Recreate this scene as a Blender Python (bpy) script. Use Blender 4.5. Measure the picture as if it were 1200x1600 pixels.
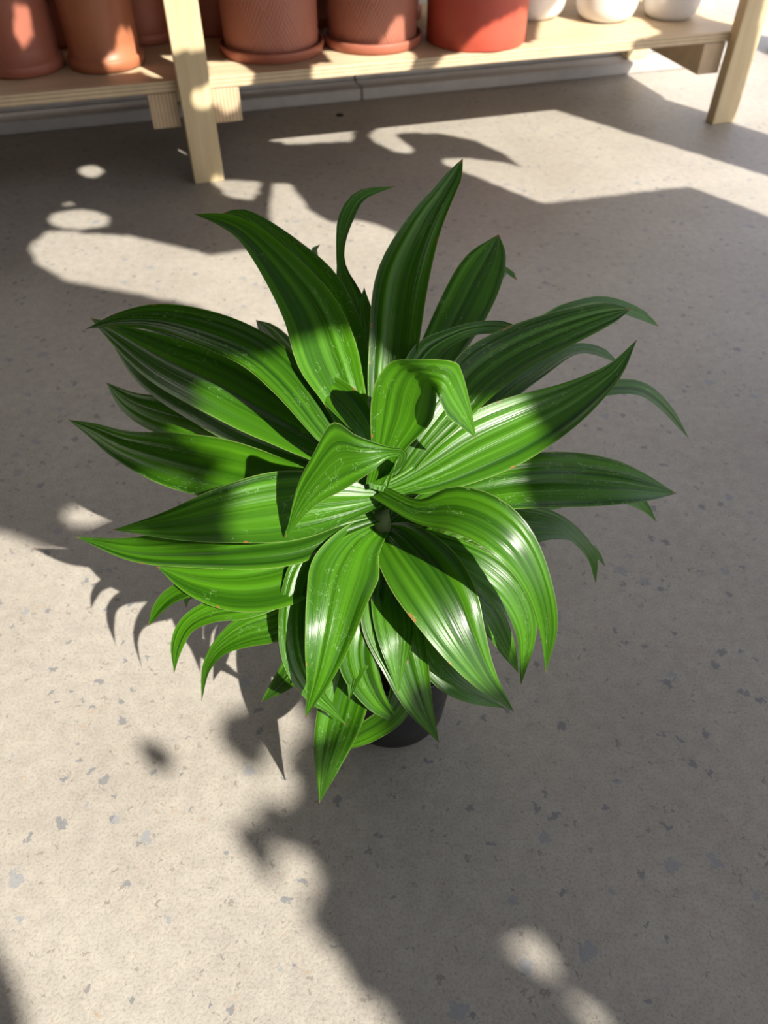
import bpy, math, random
import numpy as np
from mathutils import Vector, Matrix

for o in list(bpy.data.objects): bpy.data.objects.remove(o)
SC = bpy.context.scene
COL = SC.collection
rnd = random.Random(7)
nr = np.random.RandomState(11)

# ------------------------------------------------------------------ camera
F_PX, CAM_H, PITCH = 1200.0, 1.0, math.radians(45.6)
cam_d = bpy.data.cameras.new('camera')
cam = bpy.data.objects.new('camera', cam_d); COL.objects.link(cam)
cam.location = (0, 0, CAM_H)
cam.rotation_euler = (math.radians(90) - PITCH, 0, 0)
cam_d.sensor_fit = 'VERTICAL'; cam_d.sensor_height = 36.0
cam_d.lens = 36.0 * F_PX / 1600.0
cam_d.clip_start = 0.02
cam_d.dof.use_dof = True
cam_d.dof.focus_distance = 0.80
cam_d.dof.aperture_fstop = cam_d.lens / 4.2      # a 4.2 mm wide entrance pupil
SC.camera = cam

# ------------------------------------------------------------------ light
SUN_AZ = Vector((0.65, -0.76, 0)).normalized()   # towards the sun, on the ground
SUN_EL = math.radians(42.0)
COT = 1 / math.tan(SUN_EL)
world = bpy.data.worlds.new('world'); SC.world = world; world.use_nodes = True
wn = world.node_tree; bg = wn.nodes['Background']
sky = wn.nodes.new('ShaderNodeTexSky'); sky.sky_type = 'NISHITA'; sky.sun_disc = False
sky.sun_elevation = SUN_EL; sky.sun_rotation = math.atan2(SUN_AZ.x, SUN_AZ.y)
sky.dust_density = 2.0; sky.air_density = 1.0
mixw = wn.nodes.new('ShaderNodeMix'); mixw.data_type = 'RGBA'
mixw.inputs[0].default_value = 0.64
mixw.inputs[7].default_value = (4.55, 4.5, 4.9, 1)
wn.links.new(sky.outputs[0], mixw.inputs[6]); wn.links.new(mixw.outputs[2], bg.inputs[0])
bg.inputs[1].default_value = 0.33

sun_d = bpy.data.lights.new('sun', 'SUN'); sun = bpy.data.objects.new('sun', sun_d); COL.objects.link(sun)
sun_d.energy = 10.4; sun_d.angle = math.radians(0.53); sun_d.color = (1.0, 0.945, 0.85)
to_sun = Vector((SUN_AZ.x * math.cos(SUN_EL), SUN_AZ.y * math.cos(SUN_EL), math.sin(SUN_EL)))
sun.rotation_euler = to_sun.to_track_quat('Z', 'Y').to_euler()
sun.location = to_sun * 8

vs = SC.view_settings
vs.view_transform = 'Standard'; vs.look = 'None'; vs.gamma = 1.0; vs.use_curve_mapping = False
vs.exposure = 0.0

# ------------------------------------------------------------------ helpers
FW = np.array([0, math.cos(PITCH), -math.sin(PITCH)]); UP = np.array([0, math.sin(PITCH), math.cos(PITCH)])
RT = np.array([1.0, 0, 0]); EYE = np.array([0, 0, CAM_H])
def ray(u, v): return FW + RT * (u - 600) / F_PX - UP * (v - 800) / F_PX
def at_z(u, v, z=0.0):
    d = ray(u, v); return EYE + d * ((z - CAM_H) / d[2])
def at_depth(u, v, t): return EYE + ray(u, v) * t
def cam_depth(p): return float((np.asarray(p) - EYE) @ FW)

SH_A = math.radians(16.2)
SH_O = np.array([-0.591, 2.415, 0]); E1 = np.array([math.cos(SH_A), math.sin(SH_A), 0]); E2 = np.array([-math.sin(SH_A), math.cos(SH_A), 0])
def sh(a, d, z=0.0): return SH_O + E1 * a + E2 * d + np.array([0, 0, z])
def at_shelf_depth(u, v, dep):
    d = ray(u, v); t = (dep - (EYE - SH_O) @ E2) / (d @ E2); return EYE + d * t
AZ = np.array([SUN_AZ.x, SUN_AZ.y])
def to_floor(p):                                  # where the sun ray through p meets the floor
    return np.array([p[0], p[1]]) - AZ * COT * p[2]

def mesh_obj(name, verts, faces, mat, parent=None, smooth=True, uv=None):
    me = bpy.data.meshes.new(name); me.from_pydata([tuple(map(float, v)) for v in verts], [], faces)
    if uv is not None:
        lay = me.uv_layers.new(name='UVMap')
        for l in me.loops: lay.data[l.index].uv = uv[l.vertex_index]
    me.polygons.foreach_set('use_smooth', [smooth] * len(me.polygons))
    me.materials.append(mat); me.update()
    o = bpy.data.objects.new(name, me); COL.objects.link(o)
    if parent: o.parent = parent
    return o
def tag(o, label=None, cat=None, group=None, kind=None):
    if label: o['label'] = label
    if cat: o['category'] = cat
    if group: o['group'] = group
    if kind: o['kind'] = kind
    return o
def empty(name, loc=(0, 0, 0), rz=0.0):
    o = bpy.data.objects.new(name, None); COL.objects.link(o); o.location = loc; o.rotation_euler = (0, 0, rz)
    o.empty_display_size = 0.05
    return o
def box(name, x0, x1, y0, y1, z0, z1, mat, parent=None, bev=0.002):
    vs_ = [(x, y, z) for z in (z0, z1) for y in (y0, y1) for x in (x0, x1)]
    fs = [(0, 2, 3, 1), (4, 5, 7, 6), (0, 1, 5, 4), (2, 6, 7, 3), (0, 4, 6, 2), (1, 3, 7, 5)]
    o = mesh_obj(name, vs_, fs, mat, parent, smooth=False)
    if bev:
        m = o.modifiers.new('bevel', 'BEVEL'); m.width = bev; m.segments = 2
    return o
def lathe(name, prof, mat, parent=None, n=64, cap=True, uv=False):
    verts, faces = [], []
    for r, z in prof:
        for k in range(n):
            a = 2 * math.pi * k / n; verts.append((r * math.cos(a), r * math.sin(a), z))
    m = len(prof)
    for i in range(m - 1):
        for k in range(n):
            k2 = (k + 1) % n
            faces.append((i * n + k, i * n + k2, (i + 1) * n + k2, (i + 1) * n + k))
    if cap:
        faces.append(tuple(range(n - 1, -1, -1))); faces.append(tuple(range((m - 1) * n, m * n)))
    return mesh_obj(name, verts, faces, mat, parent)

# ------------------------------------------------------------------ materials
def new_mat(name):
    m = bpy.data.materials.new(name); m.use_nodes = True
    nt = m.node_tree; return m, nt, nt.nodes['Principled BSDF']
def N(nt, t, **kw):
    n = nt.nodes.new('ShaderNode' + t)
    for k, v in kw.items(): setattr(n, k, v)
    return n
def ramp(nt, stops):
    r = N(nt, 'ValToRGB'); e = r.color_ramp.elements
    while len(e) < len(stops): e.new(0.5)
    for i, (p, c) in enumerate(stops): e[i].position = p; e[i].color = (*c, 1) if len(c) == 3 else c
    return r
def mixc(nt, fac, a, b, blend='MIX'):
    m = N(nt, 'Mix', data_type='RGBA', blend_type=blend)
    for s, val in ((0, fac), (6, a), (7, b)):
        if hasattr(val, 'is_linked'): nt.links.new(val, m.inputs[s])
        elif isinstance(val, (int, float)): m.inputs[s].default_value = val
        else: m.inputs[s].default_value = (*val, 1)
    return m.outputs[2]
def mth(nt, op, a, b=None, clamp=False):
    m = N(nt, 'Math', operation=op, use_clamp=clamp)
    for s, val in ((0, a), (1, b)):
        if val is None: continue
        if hasattr(val, 'is_linked'): nt.links.new(val, m.inputs[s])
        else: m.inputs[s].default_value = val
    return m.outputs[0]
def noise(nt, vec, scale, detail=4, rough=0.5):
    n = N(nt, 'TexNoise'); n.inputs['Scale'].default_value = scale; n.inputs['Detail'].default_value = detail
    n.inputs['Roughness'].default_value = rough
    if vec is not None: nt.links.new(vec, n.inputs['Vector'])
    return n
def mapping(nt, vec, scale=(1, 1, 1), rot=(0, 0, 0)):
    m = N(nt, 'Mapping'); m.inputs['Scale'].default_value = scale; m.inputs['Rotation'].default_value = rot
    nt.links.new(vec, m.inputs['Vector']); return m.outputs[0]
def bump(nt, h, strength, dist, bsdf):
    b = N(nt, 'Bump'); b.inputs['Strength'].default_value = strength; b.inputs['Distance'].default_value = dist
    nt.links.new(h, b.inputs['Height']); nt.links.new(b.outputs[0], bsdf.inputs['Normal'])

def mat_floor():
    m, nt, b = new_mat('ground_concrete')
    P = N(nt, 'TexCoord').outputs['Object']
    n1 = noise(nt, P, 3.0, 5, 0.6); n2 = noise(nt, P, 260, 3, 0.7); n3 = noise(nt, P, 45, 4, 0.6)
    base = ramp(nt, [(0.3, (0.310, 0.285, 0.248)), (0.7, (0.380, 0.355, 0.314))]); nt.links.new(n1.outputs[0], base.inputs[0])
    gr = ramp(nt, [(0.30, (0.66, 0.64, 0.62)), (0.5, (1, 1, 1)), (0.72, (1.12, 1.1, 1.06))]); nt.links.new(n2.outputs[0], gr.inputs[0])
    c = mixc(nt, 0.75, base.outputs[0], gr.outputs[0], 'MULTIPLY')
    bl = ramp(nt, [(0.35, (0.88, 0.87, 0.86)), (0.65, (1.06, 1.05, 1.03))]); nt.links.new(n3.outputs[0], bl.inputs[0])
    c = mixc(nt, 0.8, c, bl.outputs[0], 'MULTIPLY')
    # stone chips ground flush with the surface: warped voronoi cells, only some of them
    wv = noise(nt, P, 55, 3, 0.7)
    off = N(nt, 'VectorMath', operation='SCALE'); off.inputs['Scale'].default_value = 0.034
    nt.links.new(wv.outputs['Color'], off.inputs[0])
    add = N(nt, 'VectorMath', operation='ADD'); nt.links.new(P, add.inputs[0]); nt.links.new(off.outputs[0], add.inputs[1])
    for sc_, rad, keep, col, strg in ((21, 0.26, 0.16, (0.20, 0.22, 0.25), 0.6), (40, 0.27, 0.20, (0.13, 0.14, 0.16), 0.7), (95, 0.30, 0.16, (0.16, 0.14, 0.12), 0.6), (110, 0.28, 0.05, (0.34, 0.22, 0.14), 0.5)):
        v = N(nt, 'TexVoronoi'); v.voronoi_dimensions = '2D'; v.inputs['Scale'].default_value = sc_
        nt.links.new(mapping(nt, add.outputs[0], (1, 1.0, 1), (0, 0, 0.6)), v.inputs['Vector'])
        sep = N(nt, 'SeparateColor'); nt.links.new(v.outputs['Color'], sep.inputs[0])
        on = mth(nt, 'LESS_THAN', sep.outputs[0], keep)
        rr = mth(nt, 'MULTIPLY', sep.outputs[1], rad)
        edge = mth(nt, 'SUBTRACT', rr, v.outputs['Distance'])
        soft = mth(nt, 'MULTIPLY', edge, 26.0, clamp=True)
        fac = mth(nt, 'MULTIPLY', mth(nt, 'MULTIPLY', on, soft), strg)
        c = mixc(nt, fac, c, col)
    nt.links.new(c, b.inputs['Base Color'])
    b.inputs['Roughness'].default_value = 0.5; b.inputs['Specular IOR Level'].default_value = 0.5
    bump(nt, mth(nt, 'ADD', n2.outputs[0], mth(nt, 'MULTIPLY', n3.outputs[0], 0.5)), 0.35, 0.0015, b)
    return m
def mat_plain(name, col, rough=0.6, var=0.08, spec=0.4, scale=14):
    m, nt, b = new_mat(name)
    P = N(nt, 'TexCoord').outputs['Object']; n = noise(nt, P, scale, 5, 0.6)
    r = ramp(nt, [(0.3, tuple(x * (1 - var) for x in col)), (0.7, tuple(min(1, x * (1 + var)) for x in col))])
    nt.links.new(n.outputs[0], r.inputs[0]); nt.links.new(r.outputs[0], b.inputs['Base Color'])
    b.inputs['Roughness'].default_value = rough; b.inputs['Specular IOR Level'].default_value = spec
    return m
def mat_wood(name, grain_axis, col_a, col_b):
    m, nt, b = new_mat(name)
    P = N(nt, 'TexCoord').outputs['Object']
    s = [42, 42, 42]; s[grain_axis] = 2.2
    n = noise(nt, mapping(nt, P, tuple(s)), 1.0, 5, 0.6); n2 = noise(nt, P, 3, 3)
    r = ramp(nt, [(0.3, col_a), (0.7, col_b)]); nt.links.new(n.outputs[0], r.inputs[0])
    r2 = ramp(nt, [(0.3, (0.9, 0.88, 0.86)), (0.7, (1.04, 1.03, 1.0))]); nt.links.new(n2.outputs[0], r2.inputs[0])
    nt.links.new(mixc(nt, 1.0, r.outputs[0], r2.outputs[0], 'MULTIPLY'), b.inputs['Base Color'])
    b.inputs['Roughness'].default_value = 0.55; bump(nt, n.outputs[0], 0.15, 0.001, b)
    return m
def mat_ply(name, stack_axis, col):
    # plywood edge: thin alternating veneer layers stacked along one axis
    m, nt, b = new_mat(name)
    P = N(nt, 'TexCoord').outputs['Object']; sep = N(nt, 'SeparateXYZ'); nt.links.new(P, sep.inputs[0])
    w = mth(nt, 'SINE', mth(nt, 'MULTIPLY', sep.outputs[stack_axis], 2 * math.pi / 0.0105))
    n = noise(nt, P, 30, 4)
    f = mth(nt, 'MULTIPLY', mth(nt, 'ADD', mth(nt, 'MULTIPLY', w, 0.5), 0.5), 0.8)
    dk = tuple(x * 0.5 for x in col)
    c = mixc(nt, f, col, dk)
    r2 = ramp(nt, [(0.3, (0.9, 0.87, 0.84)), (0.7, (1.05, 1.03, 1.0))]); nt.links.new(n.outputs[0], r2.inputs[0])
    nt.links.new(mixc(nt, 1.0, c, r2.outputs[0], 'MULTIPLY'), b.inputs['Base Color'])
    b.inputs['Roughness'].default_value = 0.6
    return m
def mat_hatched(name, col):
    m, nt, b = new_mat(name)
    P = N(nt, 'TexCoord').outputs['UV']
    w1 = N(nt, 'TexWave'); w1.inputs['Scale'].default_value = 3.2; w1.inputs['Distortion'].default_value = 0.4
    nt.links.new(mapping(nt, P, (6, 3.2, 1), (0, 0, 0.8)), w1.inputs['Vector'])
    w2 = N(nt, 'TexWave'); w2.inputs['Scale'].default_value = 3.2; w2.inputs['Distortion'].default_value = 0.4
    nt.links.new(mapping(nt, P, (6, 3.2, 1), (0, 0, -0.8)), w2.inputs['Vector'])
    ch = N(nt, 'TexChecker'); ch.inputs['Scale'].default_value = 1.0
    nt.links.new(mapping(nt, P, (9, 4.8, 1), (0, 0, 0.8)), ch.inputs['Vector'])
    h = N(nt, 'Mix', data_type='FLOAT')
    nt.links.new(ch.outputs['Fac'], h.inputs[0]); nt.links.new(w1.outputs['Fac'], h.inputs[2]); nt.links.new(w2.outputs['Fac'], h.inputs[3])
    c = mixc(nt, mth(nt, 'MULTIPLY', h.outputs[0], 0.55), col, tuple(x * 1.5 for x in col))
    nt.links.new(c, b.inputs['Base Color']); b.inputs['Roughness'].default_value = 0.5
    bump(nt, h.outputs[0], 0.6, 0.002, b)
    return m
def mat_leaf(name='dracaena_leaf', a=(0.013, 0.060, 0.002), c2=(0.062, 0.200, 0.005), spots=0.24):
    m, nt, b = new_mat(name)
    UVn = N(nt, 'TexCoord').outputs['UV']; OI = N(nt, 'ObjectInfo')
    sep = N(nt, 'SeparateXYZ'); nt.links.new(UVn, sep.inputs[0])
    shift = N(nt, 'VectorMath', operation='ADD'); nt.links.new(UVn, shift.inputs[0])
    cmb = N(nt, 'CombineXYZ'); nt.links.new(mth(nt, 'MULTIPLY', OI.outputs['Random'], 37.0), cmb.inputs[0]); nt.links.new(mth(nt, 'MULTIPLY', OI.outputs['Random'], 11.0), cmb.inputs[2])
    nt.links.new(cmb.outputs[0], shift.inputs[1])
    st = noise(nt, mapping(nt, shift.outputs[0], (9, 0.5, 1)), 1.0, 3, 0.5)      # lengthwise ribs
    fine = noise(nt, mapping(nt, shift.outputs[0], (60, 1.0, 1)), 1.0, 2, 0.5)
    r = ramp(nt, [(0.32, a), (0.68, c2)]); nt.links.new(st.outputs[0], r.inputs[0])
    fr = ramp(nt, [(0.3, (0.93, 0.94, 0.92)), (0.7, (1.05, 1.04, 1.03))]); nt.links.new(fine.outputs[0], fr.inputs[0])
    c = mixc(nt, 0.8, r.outputs[0], fr.outputs[0], 'MULTIPLY')
    # each leaf a little different
    hv = N(nt, 'HueSaturation'); nt.links.new(c, hv.inputs['Color'])
    nt.links.new(mth(nt, 'ADD', mth(nt, 'MULTIPLY', OI.outputs['Random'], 0.3), 0.85), hv.inputs['Value'])
    c = hv.outputs[0]
    # pale dried water marks
    wn_ = noise(nt, mapping(nt, shift.outputs[0], (9, 26, 1)), 1.0, 2, 0.4)
    ring = mth(nt, 'LESS_THAN', mth(nt, 'ABSOLUTE', mth(nt, 'SUBTRACT', wn_.outputs[0], 0.58)), 0.008)
    patch = noise(nt, mapping(nt, shift.outputs[0], (2, 4, 1)), 1.0, 2)
    pm = mth(nt, 'GREATER_THAN', patch.outputs[0], 0.52)
    c = mixc(nt, mth(nt, 'MULTIPLY', mth(nt, 'MULTIPLY', ring, pm), spots), c, (0.42, 0.62, 0.30))
    # pale thin margin, brown tip
    ed = mth(nt, 'ABSOLUTE', mth(nt, 'SUBTRACT', sep.outputs[0], 0.5))
    c = mixc(nt, mth(nt, 'MULTIPLY', mth(nt, 'GREATER_THAN', ed, 0.487), 0.38), c, (0.30, 0.36, 0.12))
    brn = noise(nt, mapping(nt, shift.outputs[0], (5, 14, 1)), 1.0, 2, 0.5)
    c = mixc(nt, mth(nt, 'MULTIPLY', mth(nt, 'MULTIPLY', mth(nt, 'GREATER_THAN', ed, 0.455), mth(nt, 'GREATER_THAN', brn.outputs[0], 0.70)), 0.8), c, (0.30, 0.13, 0.04))
    tipf = mth(nt, 'MULTIPLY', mth(nt, 'GREATER_THAN', sep.outputs[1], 0.985), 0.7)
    c = mixc(nt, tipf, c, (0.22, 0.12, 0.04))
    nt.links.new(c, b.inputs['Base Color'])
    rr = ramp(nt, [(0.3, (0.27,) * 3), (0.7, (0.40,) * 3)]); nt.links.new(st.outputs[0], rr.inputs[0]); nt.links.new(rr.outputs[0], b.inputs['Roughness'])
    b.inputs['Specular IOR Level'].default_value = 0.50
    hsum = mth(nt, 'ADD', st.outputs[0], mth(nt, 'MULTIPLY', fine.outputs[0], 0.15))
    bump(nt, hsum, 0.45, 0.004, b)
    tr = N(nt, 'BsdfTranslucent'); tc = mixc(nt, 1.0, c, (1.5, 1.75, 0.7), 'MULTIPLY'); nt.links.new(tc, tr.inputs[0])
    ms = N(nt, 'MixShader'); ms.inputs[0].default_value = 0.22
    out = nt.nodes['Material Output']
    nt.links.new(b.outputs[0], ms.inputs[1]); nt.links.new(tr.outputs[0], ms.inputs[2]); nt.links.new(ms.outputs[0], out.inputs[0])
    return m

M_FLOOR = mat_floor()
M_WALL = mat_plain('white_render', (0.74, 0.72, 0.70), 0.8, 0.05)
M_PLINTH = mat_plain('plinth_paint', (0.40, 0.38, 0.36), 0.7, 0.10)
M_POST = mat_wood('pine_post', 2, (0.53, 0.41, 0.23), (0.65, 0.53, 0.33))
M_BOARD = mat_wood('ply_face', 0, (0.54, 0.40, 0.25), (0.66, 0.53, 0.36))
M_PLYE = mat_ply('ply_edge', 2, (0.66, 0.52, 0.34))
M_PLYB = mat_ply('ply_bearer', 0, (0.64, 0.49, 0.32))
M_TERRA = mat_plain('terracotta', (0.40, 0.145, 0.07), 0.45, 0.06)
M_TERRA2 = mat_plain('terracotta_deep', (0.36, 0.12, 0.075), 0.5, 0.06)
M_HATCH = mat_hatched('terracotta_hatched', (0.34, 0.125, 0.08))
M_RED = mat_plain('red_glaze', (0.50, 0.085, 0.05), 0.4, 0.05)
M_WHITE = mat_plain('white_glaze', (0.70, 0.68, 0.66), 0.3, 0.05)
M_BLACKP = mat_plain('black_plastic', (0.012, 0.012, 0.013), 0.45, 0.2)
M_SOIL = mat_plain('soil', (0.03, 0.02, 0.014), 0.95, 0.5, scale=90)
M_STEM = mat_plain('stem_bark', (0.05, 0.075, 0.02), 0.7, 0.25, scale=40)
M_LEAF = mat_leaf()
M_PINK = mat_plain('pink_glaze', (0.55, 0.08, 0.20), 0.4, 0.05)
M_TREE = mat_plain('tree_leaf', (0.05, 0.055, 0.035), 0.6, 0.3)
M_BARK = mat_plain('tree_bark', (0.12, 0.09, 0.06), 0.9, 0.3, scale=20)

# ------------------------------------------------------------------ setting
floor = mesh_obj('floor', [(-9, -7, 0), (9, -7, 0), (9, 9, 0), (-9, 9, 0)], [(0, 1, 2, 3)], M_FLOOR, smooth=False)
tag(floor, 'speckled beige concrete floor with dark stone chips', kind='structure')
def shelf_box(name, a0, a1, d0, d1, z0, z1, mat, parent=None, bev=0.002):
    o = box(name, a0, a1, d0, d1, z0, z1, mat, parent, bev)
    if parent is None:
        o.location = tuple(SH_O); o.rotation_euler = (0, 0, SH_A)
    return o
WALL_D = 0.86
w = shelf_box('wall_back', -4.0, 2.35, WALL_D, WALL_D + 0.2, 0, 2.79, M_WALL, bev=0); tag(w, 'white wall behind the timber shelf', kind='structure')
wl = box('added_wall_left', -1.95, -1.75, -3.0, 2.35, 0, 3.4, mat_plain('left_wall_dark', (0.06, 0.052, 0.048), 0.8, 0.06), None, 0); tag(wl, 'dark side wall added left of the view to cut light', kind='structure')  # added unseen wall, kept dark so the left side gets less light
wq = box('added_wall_near', -1.75, 0.1, -1.4, -1.2, 0, 2.79, mat_plain('near_wall_dark', (0.05, 0.045, 0.042), 0.8, 0.06), None, 0); tag(wq, 'dark wall added behind the viewer to cut light', kind='structure')  # added unseen wall that cuts the ambient light from behind the camera
cv = [(-1.95, -3.0), (0.9, -3.0), (0.9, 0.25), (-0.95, 0.25), (-0.95, 3.5), (-1.95, 3.5)]
ce = mesh_obj('added_ceiling', [(x, y, z) for z in (2.8, 2.95) for x, y in cv], [(5, 4, 3, 2, 1, 0), (6, 7, 8, 9, 10, 11)] + [(i, (i + 1) % 6, 6 + (i + 1) % 6, 6 + i) for i in range(6)], mat_plain('added_ceiling_dark', (0.16, 0.12, 0.09), 0.8, 0.1), None, False); tag(ce, 'added dark porch roof out of view, shading the viewer and the left side', kind='structure')  # added roof, blocks the sky over the viewer and the left
p = empty('baseboard_back', tuple(SH_O), SH_A)
tag(p, 'low painted concrete plinth running along the foot of the wall', kind='structure')
for a0, a1 in ((-4.0, 0.70), (0.704, 2.35)):
    shelf_box('plinth_block', a0, a1, 0.60, WALL_D - 0.001, 0.0, 0.042, M_PLINTH, p, 0.006)
    shelf_box('plinth_moulding', a0, a1, 0.70, WALL_D - 0.001, 0.0425, 0.062, M_PLINTH, p, 0.006)

# ------------------------------------------------------------------ timber shelf
rack = empty('timber_shelf', tuple(SH_O), SH_A)
tag(rack, 'low pine and plywood shelf holding flower pots along the wall', 'shelf')
TOP = 0.72
for a in (0.0, 1.845):
    shelf_box('front_leg', a, a + 0.092, 0.0, 0.044, 0.0, TOP, M_POST, rack, 0.003)
for a in (-1.845,):
    shelf_box('front_leg', a, a + 0.092, 0.0, 0.044, 0.0, TOP, M_POST, rack, 0.003)
for a in (-1.845, 0.0, 1.845):
    shelf_box('rear_leg', a, a + 0.092, 0.645, 0.689, 0.043, TOP, M_POST, rack, 0.003)
for a in (-0.090, 0.094, 1.760, -1.935, -1.75):
    shelf_box('bearer', a, a + 0.083, 0.046, 0.690, 0.156, 0.251, M_PLYB, rack, 0.002)
def board(z0, z1, a0, a1):
    b_ = shelf_box('shelf_board', a0, a1, 0.0462, 0.692, z0, z1, M_BOARD, rack, 0.0015)
    e_ = shelf_box('plywood_edge', a0, a1, 0.0445, 0.0460, z0 + 0.001, z1 - 0.001, M_PLYE, b_, 0)
    return b_
board(0.252, 0.283, -1.95, 1.95)
board(TOP + 0.001, TOP + 0.032, -1.95, 1.95)

# ------------------------------------------------------------------ pots on the shelf
def pot_root(name, a, d, label, cat='pot', group='flower pots on the shelf', z=0.2835):
    o = empty(name, tuple(sh(a, d, z)), SH_A); tag(o, label, cat, group); return o
def pot_shell(name, r0, r1, h, mat, parent, lip=0.012, foot=0.0, rnd_=0.008, wall=0.008):
    pr = [(r0 - rnd_, 0), (r0 - rnd_ * 0.3, rnd_ * 0.3), (r0, rnd_)]
    if foot: pr = [(r0 * 0.99, 0), (r0 + 0.008, 0.004), (r0 + 0.009, foot - 0.004), (r0 + 0.007, foot - 0.001), (r0 - 0.002, foot + 0.002)]
    for k in range(1, 9): pr.append((r0 + (r1 - r0) * k / 8, rnd_ + foot + (h - 0.05 - rnd_ - foot) * k / 8))
    pr += [(r1 + lip, h - 0.048), (r1 + lip + 0.002, h - 0.004), (r1 + lip - 0.002, h), (r1 - wall, h), (r1 - wall - 0.004, h - 0.06), (r0 - wall, 0.03)]
    return lathe(name, pr, mat, parent)
def saucer(r, h, mat, parent):
    return lathe('saucer', [(r * 0.93, 0), (r * 0.97, 0.003), (r, h - 0.004), (r - 0.002, h), (r - 0.009, h), (r - 0.012, 0.010)], mat, parent)
t = pot_root('terracotta_pot', -0.428, 0.292, 'plain terracotta pot with a raised foot at the far left of the shelf')
pot_shell('body', 0.112, 0.113, 0.34, M_TERRA2, t, foot=0.032, lip=.003)
t = pot_root('terracotta_pot', -0.186, 0.262, 'orange terracotta pot left of the nearer shelf leg, sunlit along its right side')
pot_shell('body', 0.104, 0.106, 0.36, M_TERRA, t, foot=0.032, lip=.003)
t = pot_root('terracotta_pot', -0.060, 0.520, 'dark terracotta pot half hidden behind the orange pot beside the shelf leg')
pot_shell('body', 0.104, 0.106, 0.36, M_TERRA2, t, foot=0.032, lip=.003)
for a, lab in ((-0.335, 'added terracotta pot darkening the gap behind the two plain left pots'), (0.490, 'added terracotta pot darkening the gap behind the two hatched pots'), (0.815, 'added terracotta pot darkening the gap behind the hatched pot and the red pot')):
    t = pot_root('terracotta_pot', a, 0.545, lab); pot_shell('body', 0.085, 0.088, 0.36, M_TERRA2, t, foot=0.032, lip=.003)  # added rear row, there to darken the gaps between the front pots
def uv_cyl(o):
    me = o.data; lay = me.uv_layers.new(name='UVMap')
    for l in me.loops:
        v = me.vertices[l.vertex_index].co; lay.data[l.index].uv = ((math.atan2(v.y, v.x) / (2 * math.pi) + 1.0) % 1.0 * 2, v.z * 2)
for a, d, lab, r in ((0.322, 0.262, 'hatched terracotta pot on a saucer just right of the shelf leg', 0.152), (0.652, 0.262, 'hatched terracotta pot on a saucer next to the large red pot', 0.148),
                     (0.205, 0.53, 'shaded terracotta pot at the back behind the hatched pot by the leg', 0.10)):
    t = pot_root('hatched_pot', a, d, lab)
    if d < 0.4:
        s_ = saucer(r + 0.014, 0.030, M_TERRA2, t)
    b_ = pot_shell('body', r - .005, r - .001, 0.36, M_HATCH, t, lip=.004); b_.location = (0, 0, 0.0105 if d < 0.4 else 0); uv_cyl(b_)
t = pot_root('red_pot', 0.987, 0.20, 'large smooth red pot at the front edge of the shelf'); pot_shell('body', 0.162, 0.163, 0.36, M_RED, t, rnd_=0.006, lip=.002)
def white_pot(a, d, r, lab, rz):
    t = pot_root('white_pot', a, d, lab, group='white pots on the shelf')
    pr = [(r * 0.62, 0), (r * 0.78, 0.006), (r * 0.90, 0.020), (r * 0.97, 0.042), (r, 0.075), (r * 1.02, 0.16), (r * 1.03, 0.22), (r * 1.0, 0.224), (r * 0.95, 0.22), (r * 0.92, 0.06), (r * 0.7, 0.03)]
    lathe('body', pr, M_WHITE, t)
    lathe('foot_ring', [(r * 0.60, -0.0004), (r * 0.66, 0.0), (r * 0.66, 0.006), (r * 0.60, 0.006)], M_WHITE, t, 40)
white_pot(1.285, 0.42, 0.115, 'sunlit white pot half hidden behind the large red pot', 0)
white_pot(1.515, 0.315, 0.108, 'white rounded pot in the middle of the white pots', 0)
white_pot(1.745, 0.275, 0.102, 'white rounded pot standing in shade beside the right shelf leg', 0)

# things on the floor behind the right leg, seen as slivers at the picture's edge
pp = at_z(1214, 84, 0.0)
t = empty('pink_pot', (pp[0] + 0.10, pp[1] + 0.02, 0)); tag(t, 'pink pot with a white saucer on the floor right of the shelf', 'pot')
lathe('saucer', [(0.10, 0), (0.125, 0.004), (0.135, 0.045), (0.128, 0.047), (0.10, 0.02)], M_WHITE, t)
b_ = lathe('body', [(0.085, 0.021), (0.095, 0.05), (0.12, 0.20), (0.126, 0.21), (0.118, 0.21), (0.10, 0.06)], M_PINK, t)
hp = at_z(531, 180, 0.0)
hb = lathe('floor_hole_disc', [(0.014, 0.0), (0.013, 0.003), (0.006, 0.0055)], M_BLACKP, None, 20)  # raised dark disc in place of a hole in the floor
hb.location = tuple(hp); tag(hb, 'small dark disc on the floor under the shelf, standing for a hole', 'floor disc')

# ------------------------------------------------------------------ the dracaena
PX, PY = 0.012, 0.590
plant = empty('potted_dracaena', (PX, PY, 0)); tag(plant, 'leafy green dracaena with broad glossy leaves in a black plastic nursery pot', 'plant')
pot = lathe('nursery_pot', [(0.072, 0), (0.0755, 0.004), (0.082, 0.08), (0.091, 0.158), (0.096, 0.160), (0.098, 0.178), (0.095, 0.180), (0.091, 0.176), (0.087, 0.15), (0.07, 0.02)], M_BLACKP, plant, 56)
so = lathe('soil', [(0.002, 0.159), (0.05, 0.160), (0.086, 0.156), (0.086, 0.150), (0.002, 0.150)], M_SOIL, plant, 40, cap=False)
STEM_TOP = 0.432
def stem_pt(z):
    k = max(0.0, (z - 0.15) / (STEM_TOP - 0.15)); return np.array([PX - 0.018 * k, PY + 0.0 * k, z])
sv, sf = [], []
for i in range(13):
    z = 0.14 + (STEM_TOP - 0.172) * i / 12; c = stem_pt(z) - np.array([PX, PY, 0]); r = 0.014 - 0.005 * i / 12 + (0.0015 if i % 2 else 0)
    for k in range(12): sv.append((c[0] + r * math.cos(k * math.pi / 6), c[1] + r * math.sin(k * math.pi / 6), z))
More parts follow.
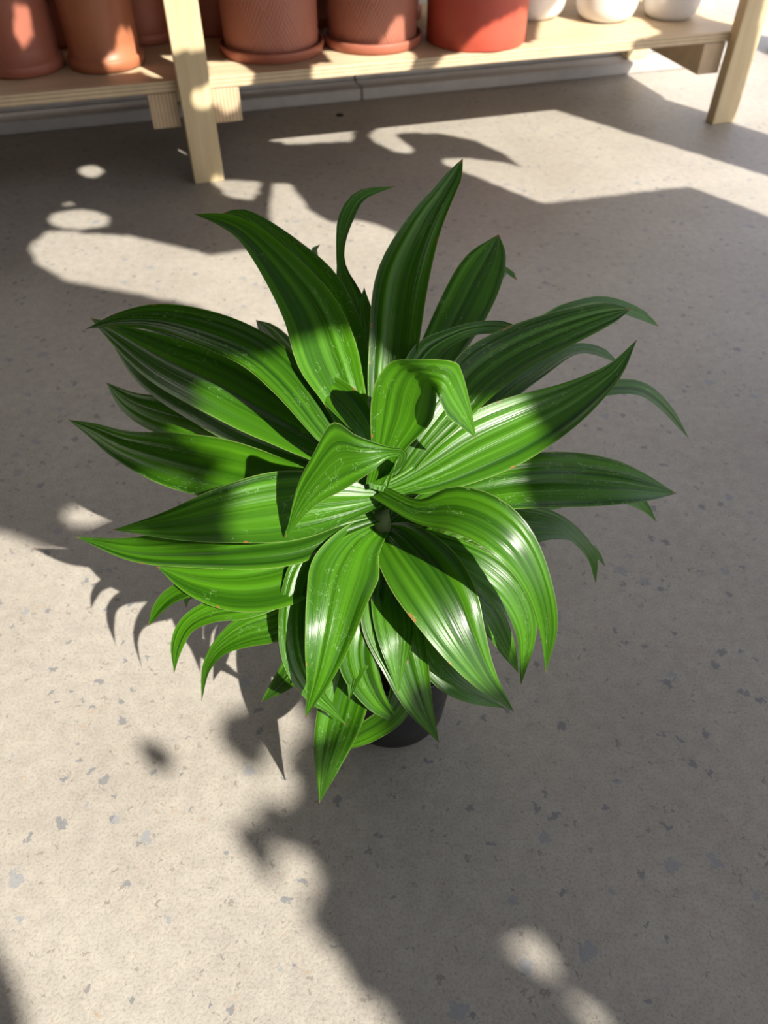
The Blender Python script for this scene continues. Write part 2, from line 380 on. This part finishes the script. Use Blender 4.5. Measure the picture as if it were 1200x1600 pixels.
for i in range(12):
    for k in range(12): sf.append((i * 12 + k, i * 12 + (k + 1) % 12, (i + 1) * 12 + (k + 1) % 12, (i + 1) * 12 + k))
sf.append(tuple(range(144, 156)))
mesh_obj('stem', sv, sf, M_STEM, plant)

def catmull(pts, n):
    pts = np.asarray(pts, float); P = np.vstack([2 * pts[0] - pts[1], pts, 2 * pts[-1] - pts[-2]])
    d = np.linalg.norm(np.diff(pts[:, :3], axis=0), axis=1); s = np.concatenate([[0], np.cumsum(d)]); s /= s[-1]
    out = []
    for q in np.linspace(0, 1, n):
        i = min(len(pts) - 2, max(0, int(np.searchsorted(s, q, 'right') - 1)))
        tt = (q - s[i]) / max(1e-9, s[i + 1] - s[i]); p0, p1, p2, p3 = P[i:i + 4]
        out.append(0.5 * (2 * p1 + (p2 - p0) * tt + (2 * p0 - 5 * p1 + 4 * p2 - p3) * tt ** 2 + (3 * p1 - p0 - 3 * p2 + p3) * tt ** 3))
    return np.array(out)
def unit(v): return v / max(1e-9, np.linalg.norm(v))
def build_leaf(C, Wd, face, gutter=0.16, wave=0.0045, NU=34, NV=22, roll=0.0, px_width=True):
    """C: control points in space, base to tip; Wd: widths there."""
    dat = np.hstack([np.asarray(C), np.asarray(Wd)[:, None]])
    S = catmull(dat, NU); P = S[:, :3]; Wv = np.maximum(S[:, 3], 0)
    T = np.array([unit(x) for x in np.gradient(P, axis=0)])
    # rotation-minimising side vector, started level
    i0 = NU // 3; side = [None] * NU
    s0 = np.cross(T[i0], [0, 0, 1.0])
    if np.linalg.norm(s0) < 0.15: s0 = np.cross(T[i0], unit(EYE - P[i0]))
    side[i0] = unit(s0)
    for rng in (range(i0 + 1, NU), range(i0 - 1, -1, -1)):
        for i in rng:
            j = i - 1 if i > i0 else i + 1
            side[i] = unit(side[j] - T[i] * (side[j] @ T[i]))
    NI = [None] * NU
    NI[i0] = unit(np.cross(unit(P[i0] - EYE), T[i0])); NI[i0] = NI[i0] * (1 if NI[i0] @ side[i0] >= 0 else -1)
    for rng in (range(i0 + 1, NU), range(i0 - 1, -1, -1)):
        for i in rng:
            j = i - 1 if i > i0 else i + 1
            x = unit(np.cross(unit(P[i] - EYE), T[i])); NI[i] = x if x @ NI[j] >= 0 else -x
    verts, uvs = [], []
    ph = rnd.uniform(0, 6.28); ph2 = rnd.uniform(0, 6.28); fq = rnd.uniform(9, 14)
    for i in range(NU):
        u = i / (NU - 1); v = unit(P[i] - EYE)
        ni = NI[i]; s = side[i]
        if s @ ni < -0.2: s = -s * 0.0 + ni
        s = unit(s * (1 - face) + ni * face); s = unit(s - T[i] * (s @ T[i]))
        n = unit(np.cross(s, T[i]))
        if n @ unit(EYE - P[i]) < 0 and n[2] < 0: n = -n
        elif n[2] < -0.35: n = -n
        if i > 0 and n @ lastn < 0: n = -n
        lastn = n
        if roll: 
            cr, sr = math.cos(roll), math.sin(roll); s, n = s * cr + n * sr, n * cr - s * sr
        eff = max(0.5, abs(s @ ni)) if px_width else 1.0
        hw = 0.5 * Wv[i] / eff
        if i == NU - 1: hw = 0.0002
        for k in range(NV + 1):
            q = -1 + 2 * k / NV
            lift = gutter * hw * (abs(q) ** 1.4 - 0.4)
            lift += 0.00055 * (math.cos(q * 13.0 + ph2) + 0.9 * math.cos(q * 7.3 - ph) + 0.5 * math.cos(q * 21.0 + ph * 2)) * min(1, hw / 0.02)
            lift += wave * q * abs(q) * math.sin(u * fq + ph + (1.3 if q > 0 else 0)) * min(1, hw / 0.02)
            p = P[i] + s * hw * q * (1 - 0.05 * gutter) + n * lift - np.array([PX, PY, 0])
            verts.append(p); uvs.append((k / NV, u))
    faces = [(i * (NV + 1) + k, i * (NV + 1) + k + 1, (i + 1) * (NV + 1) + k + 1, (i + 1) * (NV + 1) + k) for i in range(NU - 1) for k in range(NV)]
    return mesh_obj('leaf', verts, faces, M_LEAF, plant, uv=uvs)
def leaf(zb, tip_z, pts, arch=0.02, face=0.5, bw=26, gutter=0.16, wave=0.003, label=None, **kw):
    """pts: (u, v, apparent width) along the midrib, stem excluded, read at the photograph's scale; each becomes a point in space
    between the stem and the tip, which stands tip_z above the floor."""
    B = stem_pt(zb); d0 = cam_depth(B)
    T = at_z(pts[-1][0], pts[-1][1], tip_z); d1 = cam_depth(T)
    q0 = np.array([600 + F_PX * (B - EYE) @ RT / d0, 800 - F_PX * (B - EYE) @ UP / d0])
    xy = np.vstack([q0, [p[:2] for p in pts]])
    s = np.concatenate([[0], np.cumsum(np.linalg.norm(np.diff(xy, axis=0), axis=1))]); s /= s[-1]
    C, Wd = [B], [bw / F_PX * d0]
    for i, p in enumerate(pts):
        k = s[i + 1]; extra = p[3] if len(p) > 3 else 0.0
        dep = d0 + (d1 - d0) * k - arch * 4 * k * (1 - k) - extra
        if i == len(pts) - 1: dep = d1
        C.append(at_depth(p[0], p[1], dep)); Wd.append(p[2] / F_PX * dep)
    o = build_leaf(C, Wd, face, gutter, wave, **kw)
    if label: o['label'] = label
    return o

def strip_leaf(rows, gutter=0.10, label=None, NU=40, NV=16):
    """a folded leaf given by both margins: rows of (uL, vL, uR, vR, depth L, depth R)"""
    D = np.array([[*at_depth(r[0], r[1], r[4]), *at_depth(r[2], r[3], r[5])] for r in rows])
    def cr(A): return catmull(np.hstack([(D[:, :3] + D[:, 3:]) / 2, A]), NU)[:, 3:]
    Lp, Rp = cr(D[:, :3]), cr(D[:, 3:]); verts, uvs = [], []
    ph2 = rnd.uniform(0, 6.28)
    mid = (Lp + Rp) / 2; T = np.gradient(mid, axis=0); last = None
    for i in range(NU):
        n = unit(np.cross(Rp[i] - Lp[i], T[i]))
        if last is None: n = n * (1 if n @ (EYE - mid[i]) > 0 else -1)
        elif n @ last < 0: n = -n
        last = n; hw = np.linalg.norm(Rp[i] - Lp[i]) / 2
        for k in range(NV + 1):
            q = -1 + 2 * k / NV
            lift = gutter * hw * (abs(q) ** 1.4 - 0.4) + 0.0007 * math.cos(q * 14 + ph2) * min(1, hw / .02)
            verts.append(mid[i] + (Rp[i] - Lp[i]) * q / 2 + n * lift - np.array([PX, PY, 0])); uvs.append((k / NV, i / (NU - 1)))
    faces = [(i * (NV + 1) + k, i * (NV + 1) + k + 1, (i + 1) * (NV + 1) + k + 1, (i + 1) * (NV + 1) + k) for i in range(NU - 1) for k in range(NV)]
    return mesh_obj('leaf', verts, faces, M_LEAF, plant, uv=uvs)
# upper leaves, pointing away and up
leaf(.405, .60, [(545, 640, 62), (512, 560, 96), (486, 488, 88), (442, 424, 64), (390, 368, 36), (350, 345, 20), (303, 334, 0)], .035)
leaf(.395, .585, [(560, 620, 50), (535, 530, 70), (498, 455, 74), (450, 395, 52), (405, 352, 30), (375, 334, 16), (348, 333, 0)], .02)
leaf(.40, .58, [(575, 600, 50), (560, 520, 52), (545, 465, 42), (534, 420, 16), (532, 385, 14), (541, 340, 24), (565, 305, 17), (618, 291, 0)], .0, face=.6)
leaf(.41, .665, [(606, 640, 62), (615, 545, 78), (628, 440, 84), (660, 358, 58), (693, 303, 34), (710, 275, 24), (723, 248, 0)], .0, gutter=.2)
leaf(.39, .56, [(640, 640, 50), (682, 560, 66), (724, 482, 78), (750, 430, 72), (768, 395, 46), (779, 366, 0)], .03)
leaf(.385, .54, [(590, 620, 30), (578, 540, 34), (570, 490, 26), (569, 449, 0)], .0)
leaf(.36, .45, [(560, 600, 30), (520, 470, 30), (490, 400, 14), (500, 382, 0)], .02)
leaf(.36, .40, [(680, 580, 40), (740, 480, 34), (785, 425, 14), (798, 427, 9), (808, 438, 0)], .03)
# right side
leaf(.41, .52, [(655, 700, 40), (705, 640, 62), (748, 586, 84), (806, 546, 76), (868, 518, 62), (930, 496, 42), (960, 488, 26), (985, 483, 0)], .03)
leaf(.35, .39, [(760, 600, 40), (860, 505, 34), (905, 478, 20), (950, 474, 20), (1000, 491, 14), (1030, 511, 0)], .05)
leaf(.33, .35, [(760, 640, 40), (850, 570, 30), (900, 545, 18), (940, 550, 14), (967, 568, 0)], .04)
leaf(.425, .505, [(640, 755, 44), (690, 731, 76), (750, 698, 102), (810, 670, 100), (878, 636, 76), (932, 601, 46), (965, 573, 24), (995, 531, 0)], .02, gutter=.12)
leaf(.33, .30, [(760, 670, 40), (900, 615, 34), (960, 605, 24), (1005, 610, 22), (1045, 642, 16), (1077, 686, 0)], .06)
leaf(.35, .37, [(690, 785, 60), (770, 760, 80), (860, 750, 86), (950, 754, 72), (1010, 762, 42), (1057, 771, 0)], .04, gutter=.2)
leaf(.29, .25, [(720, 790, 40), (800, 800, 32), (860, 812, 26), (900, 838, 24), (926, 872, 16), (931, 912, 0)], .05)
leaf(.26, .21, [(720, 840, 50), (800, 840, 44), (850, 832, 26), (895, 838, 16), (930, 862, 10), (946, 886, 0)], .05)
leaf(.25, .14, [(780, 800, 50), (900, 770, 40), (970, 772, 26), (1005, 790, 14), (1026, 816, 0)], .06)
# right front
leaf(.428, .295, [(650, 797, 36), (710, 797, 70), (765, 818, 80), (810, 858, 68), (842, 918, 44), (856, 985, 26), (853, 1051, 0)], .10, gutter=.22)
leaf(.37, .245, [(618, 842, 78), (655, 885, 112), (690, 938, 112), (722, 1000, 82), (760, 1062, 40), (803, 1112, 0)], .05, gutter=.10)
leaf(.36, .22, [(650, 850, 50), (720, 870, 52), (770, 900, 54), (805, 940, 48), (822, 995, 32), (814, 1070, 0)], .055, gutter=.25)
leaf(.33, .20, [(660, 880, 44), (720, 915, 48), (765, 960, 44), (790, 1005, 30), (810, 1052, 0)], .045)
leaf(.30, .20, [(625, 920, 50), (660, 1000, 60), (700, 1058, 46), (740, 1085, 30), (790, 1107, 0)], .035)
# front
leaf(.375, .27, [(562, 850, 70), (540, 890, 108), (526, 940, 96), (513, 1000, 72), (498, 1060, 40), (477, 1121, 0)], .055, gutter=.14, wave=.004)
leaf(.36, .21, [(530, 850, 50), (480, 890, 56), (460, 960, 50), (466, 1030, 46), (492, 1085, 30), (516, 1108, 16), (541, 1133, 0)], .055)
leaf(.32, .17, [(606, 900, 60), (611, 965, 96), (630, 1030, 76), (655, 1100, 44), (686, 1161, 0)], .05, gutter=.14)
leaf(.32, .18, [(585, 930, 50), (562, 990, 62), (562, 1045, 60), (588, 1096, 34), (626, 1132, 0)], .05)
leaf(.27, .075, [(570, 1000, 60), (548, 1060, 76), (530, 1125, 72), (512, 1190, 44), (499, 1255, 0)], .045, gutter=.12)
leaf(.29, .12, [(610, 990, 50), (632, 1060, 48), (618, 1110, 40), (580, 1140, 34), (535, 1160, 20), (486, 1168, 0)], .05)
leaf(.25, .14, [(540, 980, 40), (480, 1020, 40), (445, 1060, 36), (408, 1097, 0)], .03)
# left
leaf(.42, .42, [(545, 782, 62), (480, 787, 104), (420, 795, 112), (350, 806, 88), (270, 819, 48), (176, 828, 0)], .02, gutter=.12, wave=.002)
leaf(.395, .375, [(530, 818, 50), (470, 836, 84), (400, 846, 88), (310, 856, 66), (210, 858, 38), (118, 839, 0)], .025, gutter=.12, wave=.002)
leaf(.375, .345, [(520, 855, 66), (450, 893, 104), (380, 908, 98), (310, 904, 60), (245, 886, 0)], .03, gutter=.12, wave=.002)
leaf(.33, .25, [(470, 915, 36), (390, 946, 40), (335, 955, 36), (295, 975, 26), (276, 1010, 18), (272, 1052, 0)], .05)
leaf(.30, .22, [(490, 940, 56), (430, 972, 62), (385, 986, 50), (345, 1010, 28), (322, 1045, 14), (315, 1096, 0)], .05)
leaf(.34, .29, [(450, 880, 50), (370, 900, 46), (310, 915, 32), (270, 930, 26), (246, 953, 16), (232, 978, 0)], .04)
leaf(.29, .22, [(400, 900, 36), (330, 915, 30), (295, 930, 14), (291, 950, 0)], .04)
# upper left
leaf(.41, .485, [(545, 715, 34), (505, 665, 48), (455, 597, 62), (400, 548, 62), (330, 517, 60), (250, 497, 40), (185, 499, 20), (134, 514, 0)], .045, gutter=.18)
leaf(.40, .455, [(530, 715, 56), (465, 668, 84), (400, 630, 104), (330, 592, 108), (260, 560, 86), (195, 525, 46), (141, 497, 0)], .02, gutter=.2)
leaf(.375, .405, [(530, 735, 50), (465, 700, 70), (390, 668, 78), (300, 618, 70), (230, 580, 46), (179, 544, 0)], .02)
leaf(.36, .365, [(510, 745, 50), (410, 700, 60), (320, 666, 66), (245, 645, 58), (200, 626, 34), (166, 598, 0)], .02, gutter=.2)
leaf(.375, .36, [(510, 770, 56), (430, 755, 80), (345, 735, 94), (265, 716, 84), (190, 694, 50), (145, 672, 24), (107, 656, 0)], .025, gutter=.18)
leaf(.34, .38, [(540, 690, 50), (500, 630, 60), (450, 560, 50), (420, 520, 30), (400, 500, 0)], .02)
# young leaves at the heart
leaf(.435, .485, [(576, 685, 30), (558, 652, 46), (532, 622, 48), (500, 596, 34), (474, 580, 18), (456, 578, 12), (447, 590, 0)], .03, face=.5)
hd = cam_depth(stem_pt(.43))
strip_leaf([(572, 756, 598, 758, hd - .005, hd - .005), (580, 705, 628, 708, hd - .03, hd - .03), (579, 645, 670, 664, hd - .06, hd - .055), (586, 598, 681, 634, hd - .085, hd - .075), (612, 563, 682, 612, hd - .105, hd - .09),
            (650, 560, 681, 609, hd - .122, hd - .10), (704, 563, 686, 622, hd - .124, hd - .107), (720, 580, 698, 650, hd - .11, hd - .098), (736, 640, 724, 670, hd - .088, hd - .083), (744, 685, 743.5, 684.5, hd - .07, hd - .07)])
strip_leaf([(604, 745, 582, 752, hd - .004, hd - .004), (628, 728, 606, 742, hd - .03, hd - .03), (636, 712, 620, 728, hd - .055, hd - .05), (630, 701, 622, 714, hd - .075, hd - .065), (604, 697, 606, 716, hd - .092, hd - .08),
            (558, 680, 578, 738, hd - .105, hd - .082), (520, 659, 538, 764, hd - .11, hd - .07), (490, 708, 500, 785, hd - .088, hd - .062), (464, 762, 474, 808, hd - .066, hd - .055), (446, 840, 446.5, 840.5, hd - .045, hd - .045)], gutter=.06)
leaf(.43, .50, [(625, 660, 30), (645, 590, 42), (668, 550, 42), (705, 526, 26), (745, 513, 20), (790, 513, 18), (827, 526, 0)], .03, face=.6)
leaf(.42, .47, [(640, 720, 30), (680, 672, 36), (720, 615, 34), (735, 575, 20), (742, 550, 0)], .01)
# short lower leaves that close the interior
for k in range(16):
    az = 2 * math.pi * k / 16 + rnd.uniform(-.15, .15); zb = rnd.uniform(.21, .29); L = rnd.uniform(.12, .17)
    B = stem_pt(zb); dr = np.array([math.cos(az), math.sin(az), 0])
    C = [B + dr * L * q + np.array([0, 0, h]) for q, h in ((0, 0), (.35, .025), (.7, .015), (1.0, -.035))]
    build_leaf(C, [.02, .045, .04, 0], 0.0, NU=14, NV=6, px_width=False)

# ------------------------------------------------------------------ what shades the place: an added unseen tree, its crown shaped around the sun patches
def ell(cu, cv, ru, rv, n=12): return [(cu + ru * math.cos(2 * math.pi * k / n), cv + rv * math.sin(2 * math.pi * k / n)) for k in range(n)]
SUNNY = []       # openings in the crown, as patches on the floor that the sun reaches
def on_floor(poly, z=0.0): SUNNY.append(np.array([to_floor(at_z(u, v, z)) for u, v in poly]))
def on_front(poly, dep): SUNNY.append(np.array([to_floor(at_shelf_depth(u, v, dep)) for u, v in poly]))
on_floor(ell(20, 817, 22, 6)); on_floor(ell(135, 806, 34, 13))
on_floor([(-300, 810), (0, 835), (60, 858), (150, 872), (220, 890), (300, 910), (430, 970), (445, 1050), (392, 1095), (336, 1122), (342, 1165), (388, 1215), (400, 1265), (346, 1292), (378, 1340), (415, 1385), (460, 1412), (487, 1450), (482, 1490), (528, 1500), (545, 1550), (600, 1590), (650, 1660), (65, 1660), (40, 1560), (18, 1500), (-10, 1450), (-300, 1300)])
on_floor(ell(432, 1225, 30, 26)); on_floor(ell(462, 1370, 30, 40)); on_floor(ell(825, 1510, 30, 42)); on_floor(ell(905, 1600, 45, 50))
on_floor([(48, 388), (75, 362), (200, 370), (265, 384), (330, 400), (435, 384), (424, 330), (428, 288), (452, 288), (482, 330), (520, 350), (560, 345), (612, 358), (650, 420), (600, 520), (450, 580), (420, 520), (300, 474), (200, 455), (110, 438), (60, 412)])
on_floor(ell(124, 343, 46, 14)); on_floor(ell(142, 268, 18, 9)); on_floor(ell(105, 314, 14, 6)); on_floor(ell(505, 209, 32, 11)); on_floor(ell(437, 213, 24, 7))
on_floor([(330, 282), (408, 284), (392, 312), (360, 307)])
on_floor([(580, 212), (598, 194), (690, 176), (840, 164), (1200, 276), (1320, 320), (1320, 380), (1200, 336), (1075, 290), (960, 303), (850, 317), (790, 294), (732, 270), (700, 258), (680, 250), (730, 248), (790, 255), (822, 264), (790, 240), (740, 218), (690, 208), (630, 206), (614, 210), (648, 236), (628, 241), (590, 224)])
SUNNY.append(np.array([to_floor(p) for p in (at_z(945, 118), at_z(985, 145), at_z(1100, 175), at_z(1200, 210))] + [np.array(q) for q in ((1.9, 2.35), (5, 1.5), (5, 7), (1.2, 7), (0.95, 5.0), (0.85, 4.0))]))
on_floor([(786, 94), (840, 62), (850, 10), (1010, -30), (1000, 30), (1030, 52), (900, 82)], .283)
on_front([(728, 76), (745, 52), (800, 25), (850, -10), (850, 84), (800, 86)], .04)
on_floor([(325, 96), (375, 98), (404, 124), (330, 134)], .283); on_floor([(506, 80), (560, 84), (645, 82), (646, 112), (530, 117), (524, 100)], .283)
on_front(ell(315, 155, 14, 14), 0.0); on_front(ell(357, 158, 14, 16), .045)
on_front([(596, 70), (628, 18), (640, 22), (642, 86), (600, 90)], .11)
on_front([(236, -60), (345, -60), (325, 72), (258, 80)], 0.0)
on_front([(186, 62), (195, 20), (216, 100), (206, 114), (162, 114), (166, 92), (182, 82)], .16); on_front(ell(36, 35, 13, 36), .18)
# the gap over the plant
on_floor([(150, 752), (175, 735), (160, 716), (205, 706), (266, 684), (298, 700), (330, 733), (400, 745), (440, 735), (462, 765), (468, 810), (480, 850), (540, 890), (590, 950), (560, 1010), (450, 1010), (300, 960), (200, 905), (185, 850), (195, 800), (215, 770), (190, 765)])
on_floor([(498, 1112), (560, 1112), (540, 1175), (498, 1245)], .10)

def inside_any(Q):
    hit = np.zeros(len(Q), bool)
    for poly in SUNNY:
        lo, hi = poly.min(0), poly.max(0)
        c = np.where((Q[:, 0] >= lo[0]) & (Q[:, 0] <= hi[0]) & (Q[:, 1] >= lo[1]) & (Q[:, 1] <= hi[1]))[0]
        if not len(c): continue
        x, y = Q[c, 0], Q[c, 1]; ins = np.zeros(len(c), bool); j = len(poly) - 1
        for i in range(len(poly)):
            xi, yi = poly[i]; xj, yj = poly[j]
            cr = ((yi > y) != (yj > y)) & (x < (xj - xi) * (y - yi) / ((yj - yi) if yj != yi else 1e-12) + xi)
            ins ^= cr; j = i
        hit[c] |= ins
    return hit
def crown_leaves(step, length, layers, seed, rim=0.0):
    r = np.random.RandomState(seed); vs_, keep_all = [], []
    gx, gy = np.meshgrid(np.arange(-1.75, 2.3, step), np.arange(-1.5, 4.3, step))
    q = np.stack([gx.ravel(), gy.ravel()], 1); 
    if rim:                                       # small leaves only fringe the openings
        near = np.zeros(len(q), bool)
        for k in range(10):
            near |= inside_any(q + rim * (0.5 if k % 2 else 1.0) * np.array([math.cos(k * .628), math.sin(k * .628)]))
        q = q[near & ~inside_any(q)]
    q = np.vstack([q] * layers); n = len(q)
    q = q + r.uniform(-.5, .5, q.shape) * step * 1.2
    k = np.clip((q[:, 1] - 1.2) / 1.2, 0, 1)
    h = (2.05 + .5 * r.rand(n)) * (1 - k) + (1.45 + .35 * r.rand(n)) * k
    c = np.concatenate([q + AZ * COT * h[:, None], h[:, None]], 1)
    L = length * r.uniform(.75, 1.25, n); Wd = L * r.uniform(.5, .65, n)
    a = r.uniform(0, 2 * math.pi, n); tx, ty = r.uniform(-.5, .5, n), r.uniform(-.5, .5, n)
    # frame roughly facing the sun, tilted at random
    S = np.array(to_sun); X0 = unit(np.cross([0, 0, 1.0], S)); Y0 = np.cross(S, X0)
    ax = np.cos(a)[:, None] * X0 + np.sin(a)[:, None] * Y0 + tx[:, None] * S; bx = -np.sin(a)[:, None] * X0 + np.cos(a)[:, None] * Y0 + ty[:, None] * S
    pr = [(-.5, 0), (-.2, .42), (.15, .45), (.5, 0), (.15, -.45), (-.2, -.42)]
    V = np.stack([c + ax * (L * s)[:, None] + bx * (Wd * t_)[:, None] + S * (0.06 * L * (abs(t_) * 2))[:, None] for s, t_ in pr], 1)
    Q = V[:, :, :2] - AZ * COT * V[:, :, 2:3]
    bad = inside_any(np.vstack([Q.reshape(-1, 2), q])); bad = bad[:n * 6].reshape(n, 6).any(1) | bad[n * 6:]
    return V[~bad]
tree = empty('shade_tree', (3.35, -0.85, 0)); tag(tree, 'broad shade tree added out of view behind and right, its crown shaped around the sun patches', 'tree')
V = np.vstack([crown_leaves(.055, .105, 4, 1), crown_leaves(.028, .048, 3, 2, .14), crown_leaves(.011, .020, 2, 3, .06)])
# one stray leaf in the sun, placed to cast a lone shadow
q0 = to_floor(at_z(243, 1180)); hh = 2.0
cc = np.array([*(q0 + AZ * COT * hh), hh]); A_ = np.array([*(to_floor(at_z(275, 1203)) - to_floor(at_z(212, 1156))), 0]) ; Bv = np.cross(unit(A_), np.array(to_sun)) * .022
V = np.vstack([V, np.array([[cc - A_ * .5, cc - A_ * .1 + Bv, cc + A_ * .2 + Bv, cc + A_ * .5, cc + A_ * .2 - Bv, cc - A_ * .1 - Bv]])])
n = len(V); me = bpy.data.meshes.new('foliage')
me.from_pydata((V.reshape(-1, 3) - np.array([3.35, -.85, 0])).tolist(), [], [tuple(range(6 * i, 6 * i + 6)) for i in range(n)])
me.materials.append(M_TREE); fo = bpy.data.objects.new('foliage', me); COL.objects.link(fo); fo.parent = tree; fo['kind'] = 'stuff'
def tube(name, pts, mat, parent, nseg=10):
    verts, faces = [], []
    P = np.array([p[:3] for p in pts], float); T = np.gradient(P, axis=0)
    for i, p in enumerate(pts):
        t_ = unit(T[i]); a_ = unit(np.cross(t_, [0.3, 1, 0.2])); b_ = np.cross(t_, a_)
        for k in range(nseg): verts.append(P[i] + p[3] * (a_ * math.cos(2 * math.pi * k / nseg) + b_ * math.sin(2 * math.pi * k / nseg)))
    for i in range(len(pts) - 1):
        for k in range(nseg): faces.append((i * nseg + k, i * nseg + (k + 1) % nseg, (i + 1) * nseg + (k + 1) % nseg, (i + 1) * nseg + k))
    faces += [tuple(range(nseg - 1, -1, -1)), tuple(range((len(pts) - 1) * nseg, len(pts) * nseg))]
    return mesh_obj(name, verts, faces, mat, parent)
tube('trunk', [(0, 0, 0, .13), (.02, .02, .8, .11), (-.03, .05, 1.7, .10), (-.1, 0, 2.6, .08), (-.2, .1, 3.3, .05)], M_BARK, tree)
